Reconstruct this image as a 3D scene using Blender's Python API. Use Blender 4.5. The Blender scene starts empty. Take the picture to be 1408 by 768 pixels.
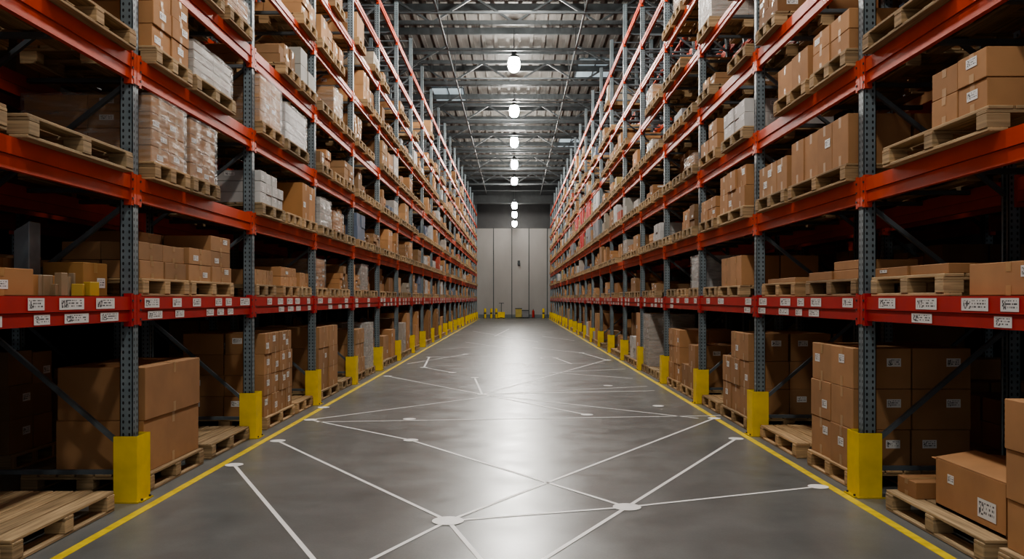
import bpy, math, random
from mathutils import Vector
random.seed(11)
sc = bpy.context.scene
COL = sc.collection

# ------------------------------------------------------------------ materials
def newmat(name):
    m = bpy.data.materials.new(name); m.use_nodes = True
    nt = m.node_tree
    b = nt.nodes["Principled BSDF"]
    return m, nt, b
def N(nt, t, **kw):
    n = nt.nodes.new(t)
    for k, v in kw.items(): setattr(n, k, v)
    return n
def L(nt, a, b): nt.links.new(a, b)
def math_(nt, op, a, b=None):
    n = N(nt, "ShaderNodeMath", operation=op)
    for i, v in enumerate((a, b)):
        if v is None: continue
        if hasattr(v, "node"): L(nt, v, n.inputs[i])
        else: n.inputs[i].default_value = v
    return n.outputs[0]
def mix(nt, fac, a, b, blend='MIX'):
    n = N(nt, "ShaderNodeMix", data_type='RGBA', blend_type=blend)
    for s, v in ((n.inputs[0], fac), (n.inputs[6], a), (n.inputs[7], b)):
        if hasattr(v, "node"): L(nt, v, s)
        elif isinstance(v, (int, float)): s.default_value = v
        else: s.default_value = (*v, 1) if len(v) == 3 else v
    return n.outputs[2]
def ramp(nt, f, stops):
    n = N(nt, "ShaderNodeValToRGB")
    cr = n.color_ramp
    cr.elements[0].position = stops[0][0]; cr.elements[0].color = (*stops[0][1], 1)
    cr.elements[1].position = stops[-1][0]; cr.elements[1].color = (*stops[-1][1], 1)
    for p, c in stops[1:-1]:
        e = cr.elements.new(p); e.color = (*c, 1)
    L(nt, f, n.inputs[0]); return n.outputs[0]
def noise(nt, scale, detail=4, vec=None, mapscale=None, src='Object'):
    tc = N(nt, "ShaderNodeTexCoord")
    n = N(nt, "ShaderNodeTexNoise"); n.inputs['Scale'].default_value = scale; n.inputs['Detail'].default_value = detail
    o = tc.outputs[src]
    if mapscale:
        mp = N(nt, "ShaderNodeMapping"); mp.inputs['Scale'].default_value = mapscale
        L(nt, o, mp.inputs[0]); o = mp.outputs[0]
    L(nt, o, n.inputs['Vector']); return n.outputs['Fac']
def bump(nt, b, h, s=.3, d=.01):
    n = N(nt, "ShaderNodeBump"); n.inputs['Strength'].default_value = s; n.inputs['Distance'].default_value = d
    L(nt, h, n.inputs['Height']); L(nt, n.outputs[0], b.inputs['Normal'])
def tinted(name, base, rough=.7, var=.25, scale=6, metallic=0, mapscale=None, src='Object', spec=.4):
    m, nt, b = newmat(name)
    at = N(nt, "ShaderNodeAttribute", attribute_name="tint")
    f = noise(nt, scale, 4, mapscale=mapscale, src=src)
    lo = tuple(c*(1-var) for c in base); hi = tuple(min(1, c*(1+var)) for c in base)
    r = ramp(nt, f, [(.3, lo), (.7, hi)])
    c = mix(nt, 1.0, r, at.outputs['Color'], 'MULTIPLY')
    L(nt, c, b.inputs['Base Color'])
    b.inputs['Roughness'].default_value = rough; b.inputs['Metallic'].default_value = metallic
    b.inputs['Specular IOR Level'].default_value = spec
    return m, nt, b, f

MATS = []
def reg(m): MATS.append(m); return len(MATS)-1

m, nt, b, f = tinted("cardboard", (.365, .205, .100), .82, .12, 3); bump(nt, b, f, .05)
CARD = reg(m)
m, nt, b, f = tinted("pallet_wood", (.36, .25, .14), .85, .4, 1.5, mapscale=(1.5, 28, 1), src='UV'); bump(nt, b, f, .3, .004)
WOOD = reg(m)
m, nt, b, f = tinted("packing_tape", (.42, .27, .14), .3, .05, 3)
TAPE = reg(m)
m, nt, b = newmat("printed_label")
tc = N(nt, "ShaderNodeTexCoord"); sp = N(nt, "ShaderNodeSeparateXYZ"); L(nt, tc.outputs['UV'], sp.inputs[0])
u, v = sp.outputs[0], sp.outputs[1]
fu = math_(nt, 'FRACT', u); fv = math_(nt, 'FRACT', v)
cb = N(nt, "ShaderNodeCombineXYZ")
L(nt, math_(nt, 'FLOOR', math_(nt, 'MULTIPLY', u, 32)), cb.inputs[0]); L(nt, math_(nt, 'FLOOR', math_(nt, 'MULTIPLY', v, 8)), cb.inputs[1])
wn = N(nt, "ShaderNodeTexWhiteNoise", noise_dimensions='2D'); L(nt, cb.outputs[0], wn.inputs['Vector'])
ink = math_(nt, 'GREATER_THAN', wn.outputs['Value'], .5)
gap = math_(nt, 'LESS_THAN', math_(nt, 'FRACT', math_(nt, 'MULTIPLY', v, 4)), .5)
qr = math_(nt, 'LESS_THAN', fu, .34)
gap = math_(nt, 'MAXIMUM', gap, qr)
def rng(x, lo, hi): return math_(nt, 'MULTIPLY', math_(nt, 'GREATER_THAN', x, lo), math_(nt, 'LESS_THAN', x, hi))
inside = math_(nt, 'MULTIPLY', rng(fu, .08, .9), rng(fv, .16, .84))
k_ = math_(nt, 'MULTIPLY', math_(nt, 'MULTIPLY', ink, gap), inside)
L(nt, mix(nt, k_, (.7, .69, .67), (.09, .09, .095)), b.inputs['Base Color']); b.inputs['Roughness'].default_value = .5
LABEL = reg(m)
m, nt, b = newmat("upright_steel")
tc = N(nt, "ShaderNodeTexCoord"); sp = N(nt, "ShaderNodeSeparateXYZ"); L(nt, tc.outputs['UV'], sp.inputs[0])
au = math_(nt, 'ABSOLUTE', sp.outputs[0])
du = math_(nt, 'DIVIDE', math_(nt, 'SUBTRACT', au, .024), .008)
dv = math_(nt, 'DIVIDE', math_(nt, 'SUBTRACT', math_(nt, 'FRACT', math_(nt, 'DIVIDE', sp.outputs[1], .05)), .5), .27)
rr = math_(nt, 'ADD', math_(nt, 'MULTIPLY', du, du), math_(nt, 'MULTIPLY', dv, dv))
hole = math_(nt, 'LESS_THAN', rr, 1.0)
base = ramp(nt, noise(nt, 5), [(.3, (.15, .19, .21)), (.7, (.23, .275, .295))])
L(nt, mix(nt, hole, base, (.02, .022, .024)), b.inputs['Base Color'])
b.inputs['Metallic'].default_value = .25; b.inputs['Roughness'].default_value = .45
POST = reg(m)
m, nt, b, f = tinted("galvanised_brace", (.12, .14, .155), .5, .2, 5, .3); BRACE = reg(m)
m, nt, b, f = tinted("beam_orange_paint", (.56, .064, .020), .45, .10, 4); BEAM = reg(m)
m, nt, b, f = tinted("beam_red_paint", (.44, .028, .024), .42, .10, 4); BEAMR = reg(m)
m, nt, b, f = tinted("painted_goods", (.8, .8, .8), .6, .1, 4); GOODS = reg(m)
m, nt, b = newmat("stretch_wrap_film")
out = nt.nodes["Material Output"]
f = noise(nt, 5, 6, mapscale=(1, 1, 5)); b.inputs['Base Color'].default_value = (.52, .50, .48, 1)
b.inputs['Roughness'].default_value = .25; bump(nt, b, f, .9, .02)
tr = N(nt, "ShaderNodeBsdfTransparent"); mx = N(nt, "ShaderNodeMixShader")
fr = ramp(nt, f, [(.38, (.08,)*3), (.72, (.5,)*3)])
L(nt, fr, mx.inputs[0]); L(nt, tr.outputs[0], mx.inputs[1]); L(nt, b.outputs[0], mx.inputs[2]); L(nt, mx.outputs[0], out.inputs[0])
WRAP = reg(m)
m, nt, b, f = tinted("safety_yellow", (.74, .53, .012), .45, .12, 5); YEL = reg(m)
m, nt, b, f = tinted("dark_steel", (.055, .063, .067), .55, .2, 3, .3); DARK = reg(m)

# ------------------------------------------------------------------ mesh builder
class MB:
    def __init__(s): s.v = []; s.f = []; s.m = []; s.c = []; s.uv = []
    def face(s, pts, mat, col=(1, 1, 1), uv=None):
        n = len(s.v); s.v += [tuple(p) for p in pts]; s.f.append(tuple(range(n, n+len(pts))))
        s.m.append(mat); s.c.append(col)
        s.uv += uv if uv else [(0, 0), (1, 0), (1, 1), (0, 1)][:len(pts)] if len(pts) == 4 else [(0, 0)]*len(pts)
    def hexa(s, P, mat, col=(1, 1, 1), zabs=True):
        n = len(s.v); s.v += [tuple(p) for p in P]
        F = ((0, 3, 2, 1), (4, 5, 6, 7), (0, 1, 5, 4), (1, 2, 6, 5), (2, 3, 7, 6), (3, 0, 4, 7))
        off = random.random()*50 if mat == WOOD else 0
        for q in F:
            a, b_, c_, d_ = (P[i] for i in q)
            w = math.dist(a, b_); h = math.dist(b_, c_)
            if mat == WOOD:
                if w >= h: uv = [(off, off), (off+w, off), (off+w, off+h), (off, off+h)]
                else: uv = [(off, off), (off, off+w), (off+h, off+w), (off+h, off)]
            else:
                z0 = a[2] if abs(a[2]-c_[2]) > 1e-5 else -h/2
                z1 = c_[2] if abs(a[2]-c_[2]) > 1e-5 else h/2
                uv = [(-w/2, z0), (w/2, z0), (w/2, z1), (-w/2, z1)]
            s.uv += uv
            s.f.append(tuple(n+i for i in q)); s.m.append(mat); s.c.append(col)
    def box(s, x0, x1, y0, y1, z0, z1, mat, col=(1, 1, 1), rot=0):
        if x0 > x1: x0, x1 = x1, x0
        P = [(x0, y0, z0), (x1, y0, z0), (x1, y1, z0), (x0, y1, z0), (x0, y0, z1), (x1, y0, z1), (x1, y1, z1), (x0, y1, z1)]
        if rot:
            cx, cy = (x0+x1)/2, (y0+y1)/2; c, d = math.cos(rot), math.sin(rot)
            P = [(cx+(x-cx)*c-(y-cy)*d, cy+(x-cx)*d+(y-cy)*c, z) for x, y, z in P]
        s.hexa(P, mat, col)
    def bar(s, p, q, w, h, mat, col=(1, 1, 1)):
        p, q = Vector(p), Vector(q); d = (q-p).normalized()
        up = Vector((0, 0, 1)) if abs(d.z) < .95 else Vector((1, 0, 0))
        a = d.cross(up).normalized()*w/2; b2 = a.cross(d).normalized()*h/2
        P = [p-a-b2, p+a-b2, q+a-b2, q-a-b2, p-a+b2, p+a+b2, q+a+b2, q-a+b2]
        s.hexa([tuple(x) for x in P], mat, col)
    def lathe(s, prof, mat, col=(1, 1, 1), n=20):
        for (r1, z1), (r2, z2) in zip(prof, prof[1:]):
            for i in range(n):
                t, u_ = 2*math.pi*i/n, 2*math.pi*(i+1)/n
                s.face([(r1*math.cos(t), r1*math.sin(t), z1), (r1*math.cos(u_), r1*math.sin(u_), z1), (r2*math.cos(u_), r2*math.sin(u_), z2), (r2*math.cos(t), r2*math.sin(t), z2)], mat, col)
    def cyl(s, p, q, r, mat, col=(1, 1, 1), n=12, r2=None):
        p, q = Vector(p), Vector(q); d = (q-p).normalized()
        up = Vector((0, 0, 1)) if abs(d.z) < .95 else Vector((1, 0, 0))
        a = d.cross(up).normalized(); b2 = a.cross(d).normalized(); r2 = r if r2 is None else r2
        A = [p+(a*math.cos(t)+b2*math.sin(t))*r for t in [2*math.pi*i/n for i in range(n)]]
        B = [q+(a*math.cos(t)+b2*math.sin(t))*r2 for t in [2*math.pi*i/n for i in range(n)]]
        for i in range(n):
            j = (i+1) % n; s.face([A[i], A[j], B[j], B[i]], mat, col)
        if r > 0: s.face(A[::-1], mat, col)
        if r2 > 0: s.face(B, mat, col)
    def obj(s, name, origin=(0, 0, 0), mats=None, bev=0, parent=None):
        me = bpy.data.meshes.new(name)
        o = origin
        me.from_pydata([(x-o[0], y-o[1], z-o[2]) for x, y, z in s.v], [], s.f)
        for mt in (mats or MATS): me.materials.append(mt)
        me.polygons.foreach_set("material_index", s.m)
        uvl = me.uv_layers.new(name="UVMap")
        flat = [t for u_ in s.uv for t in u_]
        uvl.data.foreach_set("uv", flat)
        at = me.attributes.new("tint", 'FLOAT_COLOR', 'FACE')
        at.data.foreach_set("color", [t for c in s.c for t in (*c, 1.0)])
        me.update()
        ob = bpy.data.objects.new(name, me); COL.objects.link(ob); ob.location = o
        if bev:
            md = ob.modifiers.new("bevel", 'BEVEL'); md.width = bev; md.segments = 1; md.limit_method = 'ANGLE'
        if parent: ob.parent = parent
        return ob

def tnt(lo=.8, hi=1.15, warm=.05):
    k = random.uniform(lo, hi); w = random.uniform(-warm, warm)
    return (k*(1+w), k, k*(1-w))

# ------------------------------------------------------------------ goods
def pallet(mb, x0, x1, y0, y1, z, detail=True, h=.15, col=None):
    c0 = col or tnt(.75, 1.2)
    def c(): 
        k = random.uniform(.8, 1.15); return tuple(t*k for t in c0)
    if x0 > x1: x0, x1 = x1, x0
    W = y1-y0; D = x1-x0
    if not detail:
        mb.box(x0, x1, y0, y1, z+h-.03, z+h, WOOD, c())
        for t in (0, .44, .88):
            mb.box(x0, x1, y0+W*t, y0+W*(t+.12), z+.02, z+h-.03, WOOD, c())
        for t in (0, .45, .88):
            mb.box(x0+D*t, x0+D*(t+.12), y0, y1, z, z+.02, WOOD, c())
        return
    n = 7; bw = D/n
    for i in range(n):
        mb.box(x0+i*bw+.008, x0+(i+1)*bw-.008, y0, y1, z+h-.022, z+h, WOOD, c())
    for t in (0, .5, 1):
        yc = y0+.06+(W-.12)*t
        mb.box(x0, x1, yc-.055, yc+.055, z+h-.044, z+h-.022, WOOD, c())
        for tt in (0, .5, 1):
            xc = x0+.07+(D-.14)*tt
            mb.box(xc-.07, xc+.07, yc-.055, yc+.055, z+.022, z+h-.044, WOOD, c())
    for tt in (0, .5, 1):
        xc = x0+.065+(D-.13)*tt
        mb.box(xc-.06, xc+.06, y0, y1, z, z+.022, WOOD, c())

def lab_x(mb, x, sgn, yc, zc, w, h):
    o = (random.randint(0, 40), random.randint(0, 40)); e = .0025*sgn
    a = [(x+e, yc-w/2*sgn, zc-h/2), (x+e, yc+w/2*sgn, zc-h/2), (x+e, yc+w/2*sgn, zc+h/2), (x+e, yc-w/2*sgn, zc+h/2)]
    mb.face(a, LABEL, (1, 1, 1), [(o[0], o[1]), (o[0]+1, o[1]), (o[0]+1, o[1]+1), (o[0], o[1]+1)])
def lab_y(mb, y, xc, zc, w, h):
    o = (random.randint(0, 40), random.randint(0, 40)); y -= .0025
    mb.face([(xc-w/2, y, zc-h/2), (xc+w/2, y, zc-h/2), (xc+w/2, y, zc+h/2), (xc-w/2, y, zc+h/2)], LABEL, (1, 1, 1),
            [(o[0], o[1]), (o[0]+1, o[1]), (o[0]+1, o[1]+1), (o[0], o[1]+1)])

def carton(mb, x0, x1, y0, y1, z0, z1, s, near, col, mat=None, label=.5):
    """s = direction from the rack to the aisle (+1 left rack, -1 right rack)"""
    mat = CARD if mat is None else mat
    if x0 > x1: x0, x1 = x1, x0
    mb.box(x0, x1, y0, y1, z0, z1, mat, col)
    xa = x1 if s > 0 else x0
    w, h, d = y1-y0, z1-z0, x1-x0
    if near and mat == CARD:
        e = .0015*s; yc = (y0+y1)/2; tw = .025
        if w > .18 and h > .12:
            t = min(.09, h*.3)
            for za, zb in ((z1-t, z1), (z0, z0+t)):
                q = [(xa+e, yc-tw*s, za), (xa+e, yc+tw*s, za), (xa+e, yc+tw*s, zb), (xa+e, yc-tw*s, zb)]
                mb.face(q, TAPE, col)
            mb.face([(x0, yc-tw, z1+.0015), (x1, yc-tw, z1+.0015), (x1, yc+tw, z1+.0015), (x0, yc+tw, z1+.0015)], TAPE, col)
    if random.random() < label:
        lw = min(.12, w*.38); lh = min(.075, h*.33)
        lab_x(mb, xa, s, y0+w*random.choice((.28, .5, .72)), z0+h*random.choice((.4, .6, .7)), lw, lh)
    if near and random.random() < label*.7:
        lw = min(.12, d*.38); lh = min(.07, h*.33)
        lab_y(mb, y0, x0+d*random.choice((.3, .7)), z0+h*.65, lw, lh)

def stack(mb, x0, x1, y0, y1, z, h, nx, ny, nz, s, near=True, col=None, mat=None, label=.5, ragged=.3, tight=False):
    if x0 > x1: x0, x1 = x1, x0
    c0 = col or tnt(.72, 1.2)
    bx, by, bz = (x1-x0)/nx, (y1-y0)/ny, h/nz
    g = .003 if tight else .008
    for i in range(nx):
        for j in range(ny):
            top = nz
            if ragged and random.random() < ragged: top = max(1, nz-random.randint(1, max(1, nz//2)))
            for k in range(top):
                if not near and 0 < i < nx-1 and k < nz-1 and 0 < j: continue
                kk = random.uniform(.86, 1.1); c = tuple(t*kk for t in c0)
                jx = 0 if tight else random.uniform(-.012, .012); jy = random.uniform(-.003, .003)
                carton(mb, x0+i*bx+g+jx, x0+(i+1)*bx-g+jx, y0+j*by+g+jy, y0+(j+1)*by-g+jy, z+k*bz+.001, z+(k+1)*bz-.002, s, near, c, mat, label)

def mixed(mb, x0, x1, y0, y1, z, h, s, near):
    if x0 > x1: x0, x1 = x1, x0
    n = random.choice((2, 2, 3)); cuts = sorted([y0]+[y0+(y1-y0)*(i+random.uniform(-.15, .15))/n for i in range(1, n)]+[y1])
    for a, b_ in zip(cuts, cuts[1:]):
        hh = h*random.uniform(.35, 1)
        stack(mb, x0, x1, a+.005, b_-.005, z, hh, random.choice((1, 2)), 1, random.choice((1, 2, 2, 3)), s, near, tnt(.6, 1.35, .08), None, .4, .15)

def wrapped(mb, x0, x1, y0, y1, z, h, s, near, white=False):
    if x0 > x1: x0, x1 = x1, x0
    mat = GOODS if white else CARD
    col = random.choice([(.55, .52, .48), (.48, .43, .38), (.6, .6, .6)]) if mat == GOODS else tnt(.95, 1.3)
    stack(mb, x0+.015, x1-.015, y0+.015, y1-.015, z, h-.01, 2 if near else 1, 2, 4 if near else 2, s, near, col, mat, .5, 0, True)
    if near:
        ny_, nz_ = 6, 5
        def P(x, y, zz, n): return (x+n[0]*random.uniform(.0, .014), y+n[1]*random.uniform(0, .014), zz)
        corners = [((x0, y0), (x1, y0), (0, -1)), ((x1, y0), (x1, y1), (1, 0)), ((x1, y1), (x0, y1), (0, 1)), ((x0, y1), (x0, y0), (-1, 0))]
        for a, b_, n in corners:
            grid = [[P(a[0]+(b_[0]-a[0])*i/ny_, a[1]+(b_[1]-a[1])*i/ny_, z+h*k/nz_, n if 0 < i < ny_ else (0, 0)) for i in range(ny_+1)] for k in range(nz_+1)]
            for k in range(nz_):
                for i in range(ny_):
                    mb.face([grid[k][i], grid[k][i+1], grid[k+1][i+1], grid[k+1][i]], WRAP)
        mb.face([(x0, y0, z+h+.003), (x1, y0, z+h+.003), (x1, y1, z+h+.003), (x0, y1, z+h+.003)], WRAP)

# ------------------------------------------------------------------ rack layout
SP = .955; H1 = 1.615
LEV = [H1+SP*k for k in range(8)]
BAY = 2.9; NB = 20; D = 1.17; BH = .195
RACKS = {1: dict(xc=-3.07, y=6.45), -1: dict(xc=2.87, y=6.6)}

def build_rack(s):
    R = RACKS[s]; xc = R['xc']; o = -s
    mb = MB()
    ys = [R['y']+BAY*i for i in range(-2, NB+1)]
    for n, y in enumerate(ys):
        ztop = 9.25
        for xx, oo in ((xc, o), (xc+o*D, -o)):
            t = .006
            xf = xx-oo*.05
            mb.box(xf, xf+oo*t, y-.05, y+.05, 0.01, ztop, POST)
            mb.box(xf, xf+oo*.1, y-.05, y-.05+t, .01, ztop, POST)
            mb.box(xf, xf+oo*.1, y+.05-t, y+.05, .01, ztop, POST)
            mb.box(xf+oo*(.1-t), xf+oo*.1, y-.05, y-.02, .01, ztop, POST)
            mb.box(xf+oo*(.1-t), xf+oo*.1, y+.02, y+.05, .01, ztop, POST)
            mb.box(xx-.08, xx+.08, y-.07, y+.07, 0, .012, DARK)
        xi, xo = xc+o*.05, xc+o*(D-.05)
        mb.bar((xi, y, .42), (xo, y, 1.34), .035, .035, BRACE)
        mb.bar((xi, y, .22), (xo, y, .22), .035, .035, BRACE)
        mb.bar((xi, y, ztop-.08), (xo, y, ztop-.08), .035, .035, BRACE)
        for k in range(1, 8):
            z = LEV[k]-.24
            mb.bar((xi, y, z), (xo, y, z-.84), .035, .035, BRACE)
    for n in range(len(ys)-1):
        ya, yb = ys[n]+.05, ys[n+1]-.05
        for k, z in enumerate(LEV):
            mt = BEAMR if k == 0 else BEAM
            for xx, oo, front in ((xc, o, True), (xc+o*D, -o, False)):
                f0 = xx-oo*.052
                bh = BH if k < 4 else .13
                um = .105 if k < 4 else .075
                mb.box(f0, f0+oo*.05, ya, yb, z-um, z, mt)
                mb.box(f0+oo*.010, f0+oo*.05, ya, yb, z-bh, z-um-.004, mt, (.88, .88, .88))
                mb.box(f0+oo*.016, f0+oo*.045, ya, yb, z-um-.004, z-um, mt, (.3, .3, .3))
                for yy, dr in ((ya, 1), (yb, -1)):
                    y_a, y_b = (yy, yy+.035) if dr > 0 else (yy-.035, yy)
                    mb.box(f0-oo*.006, f0+oo*.055, y_a, y_b, z-bh-.04, z+.025, mt, (.95, .95, .95))
                    if front and n < 8:
                        mb.box(f0-oo*.008, f0-oo*.004, yy-.045 if dr > 0 else yy, yy if dr > 0 else yy+.045, z-bh-.03, z+.015, mt)
                        for q in range(3):
                            yq = yy+dr*.017
                            mb.box(f0-oo*.012, f0-oo*.006, yq-.008, yq+.008, z-.19+q*.075, z-.174+q*.075, DARK)
            for t in (.2, .5, .8):
                yq = ya+(yb-ya)*t
                mb.box(xc+o*.0, xc+o*D, yq-.025, yq+.025, z-.05, z-.012, BRACE)
            if k == 0:
                f0 = xc-o*.052; y = ya+.1
                while y < yb-.35:
                    w = random.uniform(.16, .32)
                    if random.random() < .78: lab_x(mb, f0, s, y+w/2, z-.052, w, .078)
                    if random.random() < .68: lab_x(mb, f0+o*.010, s, y+w/2+.08, z-.152, w, .066)
                    y += w+random.uniform(.08, .5)
    nm = "pallet_rack"
    ob = mb.obj(nm)
    ob2 = bpy.data.objects.new(nm, ob.data); COL.objects.link(ob2); ob2.location = (o*(D+.32), 0, 0)
    return ob

for s in (1, -1): build_rack(s)

def guard_mesh(s):
    mb = MB(); o = -s; H = .52; t = .008
    mb.box(-o*.115, -o*(.115-t), -.112, .112, .0, H, YEL)
    mb.box(-o*.115, o*.07, -.115, -.115+t, .0, H, YEL)
    mb.box(-o*.115, o*.07, .115-t, .115, .0, H, YEL)
    mb.box(-o*.13, o*.09, -.13, -.105, 0, .01, YEL, (.7, .7, .7))
    mb.box(-o*.15, -o*.11, -.10, .10, 0, .01, YEL, (.7, .7, .7))
    for yy in (-.07, .07): mb.cyl((-o*.133, yy, .01), (-o*.133, yy, .025), .009, DARK, n=6)
    return mb
for s in (1, -1):
    R = RACKS[s]; me = None
    for i in range(-1, NB+1):
        if me is None:
            ob = guard_mesh(s).obj("upright_protector"); me = ob.data
        else:
            ob = bpy.data.objects.new("upright_protector", me); COL.objects.link(ob)
        ob.location = (R['xc'], R['y']+BAY*i, .0)

# ------------------------------------------------------------------ loads
CUSTOM = {
 (1, -1, -1): [('empty', 4.85, 6.1, 0, {}), ('empty', 3.7, 4.75, 0, {})],
 (1, 0, -1): [('boxes', 6.66, 7.85, .88, dict(n=(1, 1, 2), c=(.98, .94, .9), dep=.74, label=.1, r=0)), ('empty', 8.05, 9.2, 0, {})],
 (1, 1, -1): [('boxes', 9.85, 11.1, 1.02, dict(n=(2, 4, 4), c=(.98, .96, .93), label=.9, r=0)), ('empty', 11.2, 12.1, 0, {})],
 (1, 2, -1): [('boxes', 12.6, 13.9, 1.0, dict(n=(2, 2, 3), label=.3, r=0)), ('empty', 14.1, 15.0, 0, {})],
 (1, 3, -1): [('boxes', 15.5, 16.4, .85, dict(n=(2, 2, 3), label=.3, r=0)), ('wrapw', 16.6, 17.5, .95, {})],
 (1, -1, 0): [('misc', 4.3, 6.2, .3, {})],
 (1, 0, 0): [('boxes', 6.6, 7.55, .30, dict(n=(3, 2, 2), c=(.9, .9, .9), label=.5, r=.2)), ('boxes', 7.6, 8.75, .47, dict(n=(2, 2, 3), c=(1, 1, 1), label=.7, r=.1))],
 (1, 1, 0): [('boxes', 9.5, 10.3, .18, dict(n=(2, 3, 1), label=.3)), ('boxes', 10.6, 11.4, .25, dict(n=(2, 2, 2), label=.4)), ('boxes', 11.5, 12.1, .2, dict(n=(2, 2, 1)))],
 (1, -1, 1): [('empty', 4.9, 6.25, 0, {}), ('boxes', 3.75, 4.7, .3, dict(n=(2, 2, 1)))],
 (1, 0, 1): [('wrap', 6.62, 7.35, .56, {}), ('wrap', 7.42, 8.1, .54, {})],
 (1, 1, 1): [('cases', 9.45, 10.4, .38, dict(n=(2, 4, 3))), ('empty', 10.5, 11.2, 0, {}), ('boxes', 11.3, 12.1, .5, dict(n=(1, 2, 1), c=(1.1, 1, .8)))],
 (1, -1, 2): [('empty', 5.2, 6.3, 0, {}), ('boxes', 3.8, 4.9, .5, dict(n=(2, 2, 2)))],
 (1, 0, 2): [('boxes', 6.65, 7.4, .56, dict(n=(2, 2, 3), c=(1.15, 1.1, 1.05), label=.6, r=0)), ('wrapw', 7.5, 8.55, .33, {})],
 (1, 1, 2): [('wrap', 9.45, 10.35, .56, {}), ('wrapw', 10.5, 11.6, .48, {})],
 (-1, -1, -1): [('openbox', 4.85, 6.15, .33, {}), ('boxes', 3.75, 4.72, .87, dict(n=(1, 1, 3), label=.4, c=(1.1, 1.05, 1), r=0))],
 (-1, 0, -1): [('boxes', 6.8, 7.8, 1.03, dict(n=(2, 2, 3), c=(1.02, 1, .97), label=.9, r=0)), ('empty', 8.1, 9.3, 0, {})],
 (-1, 1, -1): [('boxes', 9.85, 11.1, 1.02, dict(n=(2, 3, 3), label=.5, r=.2)), ('empty', 11.25, 12.2, 0, {})],
 (-1, 2, -1): [('boxes', 12.8, 13.8, .7, dict(n=(2, 2, 2), label=.3, r=.2)), ('boxes', 14.0, 15.0, .9, dict(n=(2, 2, 3), label=.3, r=.2))],
 (-1, -1, 0): [('boxes', 4.3, 5.15, .2, dict(n=(1, 1, 1), c=(1.1, 1.05, 1), nop=1, r=0)), ('boxes', 5.35, 6.45, .07, dict(n=(2, 2, 1), c=(.9, .85, .8)))],
 (-1, 0, 0): [('boxes', 6.72, 7.9, .16, dict(n=(2, 2, 2), c=(.95, .9, .85), r=.5)), ('flat', 8.2, 9.3, .05, {})],
 (-1, 1, 0): [('boxes', 10.2, 11.3, .38, dict(n=(2, 2, 1), c=(1.05, 1, .95), r=0)), ('empty', 11.4, 12.2, 0, {})],
 (-1, -1, 1): [('boxes', 4.7, 6.05, .36, dict(n=(2, 2, 2), c=(1.05, 1, .95), label=.3, yr=(4.75, 5.4), r=0))],
 (-1, 0, 1): [('boxes', 6.72, 8.15, .42, dict(n=(2, 4, 1), c=(1.05, 1, .95), label=.3, r=0)), ('cases', 8.25, 9.25, .34, dict(n=(2, 3, 1), c=CARD))],
 (-1, 1, 1): [('boxes', 9.75, 11.0, .5, dict(n=(2, 3, 2), c=(1.05, 1, .95), r=.2)), ('boxes', 11.2, 12.1, .3, dict(n=(2, 2, 2)))],
 (-1, 0, 2): [('boxes', 6.72, 7.55, .34, dict(n=(2, 2, 2), c=(1.1, 1.05, 1), r=.4)), ('boxes', 7.65, 8.6, .32, dict(n=(2, 2, 1), c=(1.1, 1.05, 1), r=0))],
 (-1, 1, 2): [('cases', 9.75, 10.8, .34, dict(n=(2, 4, 2))), ('boxes', 11.1, 12.1, .4, dict(n=(2, 2, 2)))],
 (-1, -1, 2): [('empty', 5.2, 6.4, 0, {}), ('boxes', 3.8, 4.9, .4, dict(n=(2, 2, 2)))],
}
RED = (.62, .03, .03); GRY = (.3, .31, .33)
for (bb, kk, cc) in ((8, 3, RED), (9, 3, RED), (8, 2, GRY), (7, 2, GRY), (10, 3, RED), (9, 2, RED), (7, 3, (.7, .7, .7)), (11, 2, GRY)):
    ya = 6.6+BAY*bb
    CUSTOM[(-1, bb, kk)] = [('boxes', ya+.15, ya+1.0, .56, dict(n=(1, 1, 1), mat='G', c=cc, r=0)), ('boxes', ya+1.1, ya+1.9, .56, dict(n=(1, 2, 2), mat='G', c=cc, r=0)), ('boxes', ya+2.0, ya+2.75, .4, dict(n=(2, 2, 2)))]
NAMES = {'empty': 'wooden_pallet', 'boxes': 'pallet_of_cardboard_boxes', 'mixed': 'pallet_of_cardboard_boxes', 'wrap': 'shrink_wrapped_pallet', 'wrapw': 'shrink_wrapped_pallet',
         'cases': 'pallet_of_labelled_cases', 'misc': 'shelf_of_assorted_goods', 'openbox': 'pallet_with_opened_carton', 'flat': 'wooden_pallet'}

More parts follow.
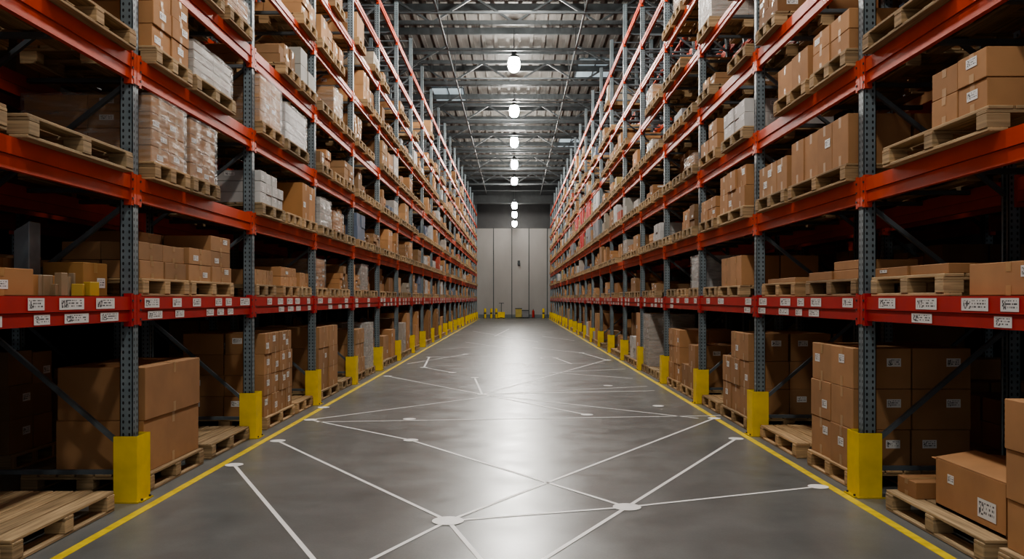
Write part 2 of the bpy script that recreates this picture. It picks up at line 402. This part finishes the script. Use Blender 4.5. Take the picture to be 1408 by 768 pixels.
def make_load(mb, s, k, kind, y0, y1, h, p, near):
    xc = RACKS[s]['xc']; o = -s
    z = 0.0 if k < 0 else LEV[k]
    xa = xc-o*(.13 if k > 0 else (.0 if k == 0 else .06)); xb = xc+o*(1.0)
    if k == 0: xa = xc - o*.04
    z += .002
    zt = z+.15
    if kind == 'misc':
        for (a, b_, xo, d, hh, cc) in ((4.55, 5.2, .02, .3, .17, (.95, .85, .7)), (5.25, 5.7, .1, .34, .14, (1, .9, .7)), (4.4, 5.1, .4, .45, .28, (.6, .55, .5)),
                                       (5.4, 5.95, .5, .45, .27, (.75, .7, .6)), (5.95, 6.3, .1, .3, .25, (.9, .85, .6))):
            x0 = xc+o*xo; carton(mb, x0, x0+o*d, a, b_, z, z+hh, s, near, cc, None, .4)
        x0, x1 = sorted((xc+o*.36, xc+o*.47)); ya, yb = 5.72, 5.86
        mb.hexa([(x0, ya, z), (x1, ya, z), (x1, yb, z), (x0, yb, z), (x0+.0, ya, z+.46), (x1, ya, z+.53), (x1, yb, z+.53), (x0, yb, z+.46)], BRACE, (1.9, 1.9, 1.9))
        for i in range(16):
            yy = random.uniform(5.45, 6.25); xx = xc+o*random.uniform(.02, .3); w = random.uniform(.05, .09)
            mb.box(xx-w/2, xx+w/2, yy-w*.7, yy+w*.7, z, z+random.uniform(.06, .17), GOODS, random.choice([(.6, .42, .08), (.25, .35, .12), (.45, .33, .22), (.4, .3, .2), (.35, .25, .15)]), random.uniform(-.5, .5))
        return
    if p.get('nop'): zt = z
    else: pallet(mb, xa, xb, y0, y1, z, near)
    xa2 = xa+o*(.03+p.get('inset', 0))
    if kind in ('empty',): return
    if kind == 'flat':
        stack(mb, xa2, xb-o*.2, y0+.05, y1-.1, zt, h, 2, 2, 1, s, near, None, None, 0, 0); return
    if kind == 'mixed':
        mixed(mb, xa2, xb-o*.02, y0+.01, y1-.01, zt, h, s, near); return
    if kind == 'boxes':
        nx, ny, nz = p.get('n', (2, 2, 2)); dep = p.get('dep', None)
        xe = xa2+o*dep if dep else xb-o*.02
        ya, yb = p.get('yr', (y0+.01, y1-.01))
        mt = GOODS if p.get('mat') else None
        stack(mb, xa2, xe, ya, yb, zt, h, nx, ny, nz, s, near, p.get('c'), mt, p.get('label', .35), p.get('r', .3))
    elif kind == 'cases':
        nx, ny, nz = p['n']
        c = (.6, .59, .57) if 'c' not in p else None
        stack(mb, xa2, xb-o*.02, y0+.01, y1-.01, zt, h, nx, ny, nz, s, near, c, GOODS if c else CARD, 1.0, .15)
    elif kind in ('wrap', 'wrapw'):
        wrapped(mb, xa2, xb-o*.02, y0+.015, y1-.015, zt, h, s, near, kind == 'wrapw')
    elif kind == 'openbox':
        x0, x1 = xa2+o*.12, xa2+o*.7; ya, yb = 4.78+.1, 5.7
        a, b_ = sorted((x0, x1)); t = .008; c = (1.1, 1.05, 1.0)
        mb.box(a, b_, ya, yb, zt, zt+.02, CARD, c)
        mb.box(a, a+t, ya, yb, zt, zt+h, CARD, c); mb.box(b_-t, b_, ya, yb, zt, zt+h, CARD, c)
        mb.box(a, b_, ya, ya+t, zt, zt+h, CARD, c); mb.box(a, b_, yb-t, yb, zt, zt+h, CARD, c)
        zz = zt+h
        mb.hexa([(a, ya, zz), (a+.28, ya, zz+.045), (a+.28, yb, zz+.045), (a, yb, zz), (a, ya, zz+t), (a+.28, ya, zz+.045+t), (a+.28, yb, zz+.045+t), (a, yb, zz+t)], CARD, c)
        mb.hexa([(b_-.27, ya, zz+.02), (b_, ya, zz), (b_, yb, zz), (b_-.27, yb, zz+.02), (b_-.27, ya, zz+.02+t), (b_, ya, zz+t), (b_, yb, zz+t), (b_-.27, yb, zz+.02+t)], CARD, tuple(q*.95 for q in c))
        mb.box(a+.02, b_-.02, yb, yb+.10, zz-.02, zz-.012, CARD, c)
        lab_x(mb, a if s < 0 else b_, s, ya+.2, zt+.12, .2, .12)
        lab_x(mb, a if s < 0 else b_, s, yb-.2, zt+.22, .08, .06)
        xe = xa2+o*.95
        stack(mb, x1+o*.02, xe, ya+.1, yb, zt, .2, 1, 2, 1, s, near, (.8, .75, .7), None, .2, 0)
        carton(mb, xa2+o*.05, xa2+o*.5, yb+.14, yb+.42, zt, zt+.12, s, near, (.85, .8, .75), None, 0)

PAL = [(.45, .44, .4), (.5, .5, .5), (.42, .36, .28), (.55, .42, .2), (.45, .1, .06), (.16, .2, .28), (.3, .31, .33)]
def random_loads(s, bay, k):
    R = RACKS[s]; ya = R['y']+BAY*bay+.1; yb = ya+BAY-.2
    res = []; nsl = 3; w = (yb-ya)/nsl
    for j in range(nsl):
        r = random.random()
        y0 = ya+j*w+random.uniform(.01, .05); y1 = y0+w-random.uniform(.06, .2)
        if r < {3: .12, 4: .22, 5: .5, 6: .85}.get(k, .09): continue
        r = random.random(); ins = random.choice((0, 0, .05, .15, .3))
        mx = 1.15 if k < 0 else .58
        h = random.uniform(.25 if k >= 0 else .4, 1)*mx
        if r < .15: res.append(('empty', y0, y1, 0, {}))
        elif r < .44: res.append(('boxes', y0, y1, h, dict(n=(2, random.choice((1, 2, 2, 3)), random.choice((1, 2, 2, 3))), label=.35, c=tnt(.55, 1.3, .08), inset=ins)))
        elif r < .72: res.append(('mixed', y0, y1, min(mx, h*1.25), dict(inset=ins)))
        elif r < .84: res.append(('wrap', y0, y1, h, {}))
        elif r < .88: res.append(('wrapw', y0, y1, h, {}))
        elif r < .91: res.append(('cases', y0, y1, h, dict(n=(2, 3, 2))))
        else: res.append(('boxes', y0, y1, h, dict(n=(2, 2, 2), mat='G', c=random.choice(PAL), label=.3)))
    return res

for s in (1, -1):
    far = MB(); o = -s
    for bay in range(-2, NB):
        for k in range(-1, 7):
            loads = CUSTOM.get((s, bay, k)) or random_loads(s, bay, k)
            for (kind, y0, y1, h, p) in loads:
                if -1 <= bay <= 1 and k <= 3:
                    mb = MB(); make_load(mb, s, k, kind, y0, y1, h, p, True)
                    z = 0 if k < 0 else LEV[k]
                    mb.obj(NAMES[kind], (RACKS[s]['xc']+o*.5, (y0+y1)/2, z), bev=.0035)
                else:
                    make_load(far, s, k, kind, y0, y1, h, p, bay <= 3 and k <= 5)
    ob = far.obj("stocked_pallets")
    bk = MB()
    for bay in range(-2, 12):
        for k in range(-1, 5):
            for (kind, y0, y1, h, p) in random_loads(s, bay, k):
                make_load(bk, s, k, kind, y0, y1, h, p, False)
    ob = bk.obj("stocked_pallets"); ob.location = (o*(D+.32+.15), 0, 0)

# ------------------------------------------------------------------ room shell
YW = 66.5; XL, XR = -8.5, 8.3; ZC = 10.7; YB = -3.0
m, nt, b = newmat("polished_concrete")
n1 = noise(nt, .35, 6); n2 = noise(nt, 2.2, 8); n3 = noise(nt, 60, 3); n4 = noise(nt, .9, 5, mapscale=(1.6, .35, 1)); n5 = noise(nt, 7, 8)
c1 = ramp(nt, n1, [(.3, (.125, .132, .132)), (.7, (.185, .192, .19))])
c2 = mix(nt, .45, c1, ramp(nt, n2, [(.3, (.44,)*3), (.7, (.58,)*3)]), 'OVERLAY')
c2 = mix(nt, .3, c2, ramp(nt, n5, [(.35, (.42,)*3), (.65, (.58,)*3)]), 'OVERLAY')
c3 = mix(nt, .25, c2, ramp(nt, n3, [(.35, (.4,)*3), (.65, (.6,)*3)]), 'OVERLAY')
st = ramp(nt, n4, [(.30, (.82,)*3), (.42, (1,)*3)])
L(nt, mix(nt, 1.0, c3, st, 'MULTIPLY'), b.inputs['Base Color'])
rg = ramp(nt, n2, [(.3, (.28,)*3), (.7, (.38,)*3)]); L(nt, rg, b.inputs['Roughness'])
bump(nt, b, n2, .015, .01)
floor_m = m
def simple(name, x0, x1, y0, y1, z0, z1, mat):
    mb = MB(); mb.box(x0, x1, y0, y1, z0, z1, 0)
    return mb.obj(name, mats=[mat])
simple("floor", XL, XR, YB, YW, -.2, 0, floor_m)
m, nt, b = newmat("wall_panel_paint")
L(nt, ramp(nt, noise(nt, .6, 4, mapscale=(1, 1, .4)), [(.3, (.29, .28, .265)), (.7, (.35, .34, .325))]), b.inputs['Base Color']); b.inputs['Roughness'].default_value = .6
wall_m = m
m, nt, b = newmat("dark_wall"); L(nt, ramp(nt, noise(nt, 2), [(.3, (.018, .019, .021)), (.7, (.027, .028, .03))]), b.inputs['Base Color']); dark_wall_m = m
simple("wall_back", XL, XR, YW, YW+.2, 0, ZC, wall_m)
simple("wall_left", XL-.2, XL, YB, YW, 0, ZC, dark_wall_m)
simple("wall_right", XR, XR+.2, YB, YW, 0, ZC, dark_wall_m)
simple("upper_wall_band_1", XL, XR, YW-.12, YW, 7.35, ZC-.06, dark_wall_m)  # dark band across the back wall above the lighter panels
mb = MB()
for x in (-3.3, -1.75, -.25, 1.15, 2.65): mb.box(x-.03, x+.03, YW-.06, YW, 0, 7.35, DARK)
mb.obj("wall_panel_joint_strips")
mb = MB()
mb.box(-3.0, 3.0, YW-.05, YW, 0, .28, DARK, (2.5, 2.5, 2.4)); mb.obj("baseboard_back")
mb = MB(); mb.cyl((.32, YW-.3, 4.45), (.32, YW-.08, 4.45), .12, DARK); mb.box(.22, .42, YW-.14, YW-.06, 4.3, 4.7, DARK); mb.obj("wall_alarm_sounder")
def bollard(x):
    mb = MB(); mb.cyl((x, YW-1.2, .0), (x, YW-1.2, .75), .09, YEL, n=16); mb.cyl((x, YW-1.2, .75), (x, YW-1.2, .80), .09, YEL, n=16, r2=.03)
    mb.cyl((x, YW-1.2, .35), (x, YW-1.2, .47), .092, DARK, n=16); mb.cyl((x, YW-1.2, 0), (x, YW-1.2, .015), .15, DARK, n=16); mb.obj("bollard")
for x in (-1.9, -1.5, 2.3, -2.4): bollard(x)
mb = MB()
x, y = -1.1, YW-1.0
mb.box(x-.28, x-.12, y-.9, y+.2, .06, .13, YEL); mb.box(x+.12, x+.28, y-.9, y+.2, .06, .13, YEL)
mb.box(x-.28, x+.28, y+.1, y+.35, .06, .5, YEL); mb.cyl((x-.1, y+.3, .09), (x+.1, y+.3, .09), .09, DARK)
mb.bar((x, y+.3, .4), (x, y+.55, 1.2), .05, .05, DARK); mb.bar((x-.2, y+.56, 1.22), (x+.2, y+.56, 1.22), .04, .04, DARK)
for a in (-.2, .2): mb.cyl((x+a-.05, y-.75, .05), (x+a+.05, y-.75, .05), .05, DARK)
mb.obj("hand_pallet_truck")
mb = MB()
mb.cyl((1.5, YW-.35, .05), (1.5, YW-.35, .55), .1, GOODS, (.5, .03, .02)); mb.cyl((1.5, YW-.35, .55), (1.5, YW-.35, .68), .1, GOODS, (.5, .03, .02), r2=.03); mb.cyl((1.5, YW-.35, .66), (1.5, YW-.35, .74), .025, DARK)
mb.box(1.35, 1.65, YW-.5, YW-.15, 0, .05, DARK); mb.obj("fire_extinguisher")
mb = MB()
for (x, h) in ((.3, .75), (.85, .6)):
    mb.box(x-.25, x+.25, YW-1.0, YW-.5, .08, h, GOODS, (.5, .4, .1) if h > .7 else (.25, .25, .26)); mb.box(x-.28, x+.28, YW-1.03, YW-.47, h, h+.06, DARK)
    for a in (-.18, .18): mb.cyl((x+a-.02, YW-.95, .05), (x+a+.02, YW-.95, .05), .05, DARK)
mb.obj("wheeled_bins")

# ceiling
m, nt, b = newmat("roof_deck")
L(nt, ramp(nt, noise(nt, 1.2, 3, mapscale=(3, .3, 1)), [(.3, (.11, .108, .10)), (.7, (.16, .155, .145))]), b.inputs['Base Color']); b.inputs['Roughness'].default_value = .7
roof_m = m
mb = MB(); mb.box(XL, XR, YB, YW, ZC, ZC+.15, 0)
x = XL+.2
while x < XR-.2:
    mb.box(x, x+.12, YB, YW, ZC-.06, ZC, 0); x += .42
mb.obj("ceiling", mats=[roof_m])
mb = MB()
y = 0.7; n = 0
while y < YW-1:
    mb.box(XL, XR, y-.05, y+.05, ZC-.28, ZC-.062, DARK); y += 2.2
y = 3.6
while y < YW-1:
    zt, zb = ZC-.3, ZC-1.15
    mb.box(XL, XR, y-.07, y+.07, zt-.12, zt, DARK, (1.1, 1.1, 1.1)); mb.box(XL, XR, y-.06, y+.06, zb-.06, zb+.06, DARK, (1.1, 1.1, 1.1))
    x = XL+.1; up = False
    while x < XR-1.3:
        a, b_ = (zb, zt-.1) if up else (zt-.1, zb)
        mb.bar((x, y, a), (x+1.2, y, b_), .06, .06, DARK, (1.1, 1.1, 1.1)); x += 1.2; up = not up
    y += 6.6
mb.box(XL, XR, 60.9, 61.1, 8.75, ZC-.3, DARK, (.45, .45, .45)); mb.box(XL, XR, 60.8, 61.2, 8.72, 8.78, DARK, (.6, .6, .6))
mb.obj("roof_trusses")
mb = MB()
for x in (-2.1, 1.9): mb.cyl((x, YB+1, ZC-1.32), (x, 60.7, ZC-1.32), .03, DARK, (1.3, 1.3, 1.3), n=8)
y = 2.2
while y < 60:
    for x in (-2.1, 1.9): mb.cyl((x, y, ZC-1.32), (x, y, ZC-.28), .012, DARK, n=6)
    mb.bar((-4.4, y, ZC-1.35), (4.2, y, ZC-1.35), .07, .05, DARK, (1.0, 1.0, 1.0)); y += 3.3
y = 21
while y < 60:
    mb.bar((-3.9, y, ZC-1.36), (-2.3, y, ZC-.5), .06, .06, DARK); mb.bar((3.7, y, ZC-1.36), (2.1, y, ZC-.5), .06, .06, DARK); y += 6.6
mb.obj("ceiling_sprinkler_pipes_and_bracing")
m, nt, b = newmat("skylight_glazing"); b.inputs['Base Color'].default_value = (.4, .5, .55, 1)
b.inputs['Emission Color'].default_value = (.55, .70, .8, 1); b.inputs['Emission Strength'].default_value = .28
sky_m = m
for i, (x, y) in enumerate(((3.1, 31.8), (-2.9, 36), (3.2, 47))):
    mb = MB(); mb.box(x-.7, x+.7, y-1.3, y+1.3, ZC-.075, ZC-.065, 0)
    for t in (-.7, -.02, .66): mb.box(x+t, x+t+.04, y-1.3, y+1.3, ZC-.1, ZC-.07, 1)
    for t in (-1.3, 0, 1.26): mb.box(x-.7, x+.7, y+t, y+t+.04, ZC-.1, ZC-.07, 1)
    mb.obj("window_%d" % (i+1), mats=[sky_m, MATS[DARK]])

# ------------------------------------------------------------------ lamps
def bulbmat(nm, st):
    m, nt, b = newmat(nm); b.inputs['Base Color'].default_value = (1, 1, 1, 1)
    b.inputs['Emission Color'].default_value = (1, .96, .89, 1); b.inputs['Emission Strength'].default_value = st
    return m
lens_m = bulbmat("lamp_bulb_glass", 400); lens2_m = bulbmat("lamp_bulb_glass_small", 90)
spots = [(26.5+6.6*i, 9.25, lens_m) for i in range(-4, 5)] + [(57.2, 8.15, lens2_m), (60.2, 7.82, lens2_m), (63.5, 7.45, lens2_m)]
for (y, ZL, lm) in spots:
    mb = MB()
    mb.cyl((0, 0, .32), (0, 0, .46), .08, 0, n=20)
    mb.lathe([(.165, .20), (.175, .205), (.16, .25), (.08, .32)], 0, n=24)
    mb.lathe([(.0, .235), (.165, .235)], 0, n=24)
    mb.cyl((0, 0, .46), (0, 0, ZC-ZL-.3), .012, 0, n=6)
    mb.lathe([(0, -.26), (.10, -.24), (.165, -.17), (.195, -.06), (.195, .06), (.17, .16), (.13, .225)], 1, n=20)
    ob = mb.obj("high_bay_lamp", mats=[MATS[DARK], lm]); ob.location = (-.03, y, ZL)

# ------------------------------------------------------------------ floor markings
m, nt, b = newmat("floor_paint_yellow"); L(nt, ramp(nt, noise(nt, 9, 6), [(.3, (.60, .44, .02)), (.6, (.80, .60, .03))]), b.inputs['Base Color']); b.inputs['Roughness'].default_value = .5; fy = m
m, nt, b = newmat("floor_paint_white"); L(nt, ramp(nt, noise(nt, 9, 6), [(.3, (.86, .86, .85)), (.6, (.93, .93, .92))]), b.inputs['Base Color']); b.inputs['Roughness'].default_value = .45; fw = m
for x in (-2.82, 2.68):
    mb = MB(); mb.box(x-.035, x+.035, YB+.5, YW-1.5, 0, .002, 0); mb.obj("aisle_safety_line", mats=[fy])
def fl(px, py):
    d = 1782.4/(py-410); return ((px-708)*d/1114, d)
mb = MB()
def line(a, b_, w=.03, z=.003):
    A, B = Vector(fl(*a)), Vector(fl(*b_)); d = (B-A).normalized(); n = Vector((-d.y, d.x))*w/2
    q = [A-n, B-n, B+n, A+n]
    mb.face([(p.x, p.y, z) for p in q], 0)
def node(a, r):
    c = fl(*a); mb.face([(c[0]+r*math.cos(t), c[1]+r*math.sin(t), .0045) for t in [2*math.pi*i/32 for i in range(32)]], 0)
def arc(a, r, t0, t1, w=.04):
    c = fl(*a); n = 14
    for i in range(n):
        p, q = t0+(t1-t0)*i/n, t0+(t1-t0)*(i+1)/n
        mb.face([(c[0]+k*math.cos(t), c[1]+k*math.sin(t), .004) for k, t in ((r, p), (r+w, p), (r+w, q), (r, q))], 0)
A, B, C, D_, E, F = (616, 716), (862, 697), (322, 639), (382, 606), (427, 577), (565, 605)
G, H, I, J, K = (1012, 603), (1125, 669), (982, 575), (663, 542), (807, 570)
for a, b_ in ((C, (470, 815)), (D_, A), (A, (410, 820)), (A, (730, 850)), (A, B), (B, H), (B, G), (B, (690, 805)), (A, I), (E, F), (F, B),
              (E, (700, 541)), ((435, 580), (1000, 571)), (J, (836, 494)), (J, (533, 517)), (J, K), (J, (653, 520)), (J, (890, 531)),
              (J, (960, 575))): line(a, b_, .034 if a in (A, B, C, D_) else .036)
for a, b_ in (((583, 505), (622, 512)), ((583, 505), (590, 491)), ((725, 500), (832, 499)), ((764, 492), (786, 500)), ((600, 480), (700, 474)), ((712, 514), (860, 507)),
              ((735, 478), (800, 485)), ((640, 470), (720, 482)), ((790, 468), (745, 462)), ((560, 500), (640, 487)), ((760, 512), (870, 520)), ((655, 500), (725, 500)),
              ((700, 541), (900, 537)), ((620, 460), (760, 456)), ((650, 455), (740, 470)), ((590, 491), (700, 489)), ((800, 485), (835, 495)), ((680, 462), (700, 452))): line(a, b_, .045)
node(A, .115); node(B, .108)
for q in (C, D_, E, F, G, H, I, K): node(q, .085)
for q in (J, (563, 576), (905, 558), (836, 530), (445, 560)): node(q, .085)
for q in ((653, 519), (533, 517), (725, 500), (836, 495), (583, 505), (640, 487), (590, 491), (622, 512), (764, 492), (800, 485), (700, 474), (735, 478)): node(q, .09)
arc((745, 502), .35, math.pi*.5, math.pi*1.4); arc((690, 541), .38, -.3, 1.1, .03); arc((770, 492), .5, math.pi*.6, math.pi*1.2)
mb.obj("floor_route_network_marking", mats=[fw])

# ------------------------------------------------------------------ world + camera
w = bpy.data.worlds.new("World"); sc.world = w; w.use_nodes = True
w.node_tree.nodes["Background"].inputs[0].default_value = (.93, .95, .96, 1); w.node_tree.nodes["Background"].inputs[1].default_value = .58
cam = bpy.data.cameras.new("camera"); co = bpy.data.objects.new("camera", cam); COL.objects.link(co)
co.location = (0, 0, 1.6); co.rotation_euler = (math.radians(90), 0, 0)
cam.sensor_width = 36; cam.lens = 1114/1408*36; cam.shift_x = -4/1408; cam.shift_y = 26/1408; cam.clip_end = 300
sc.camera = co
sc.view_settings.look = 'AgX - Medium High Contrast'
sc.view_settings.exposure = .25
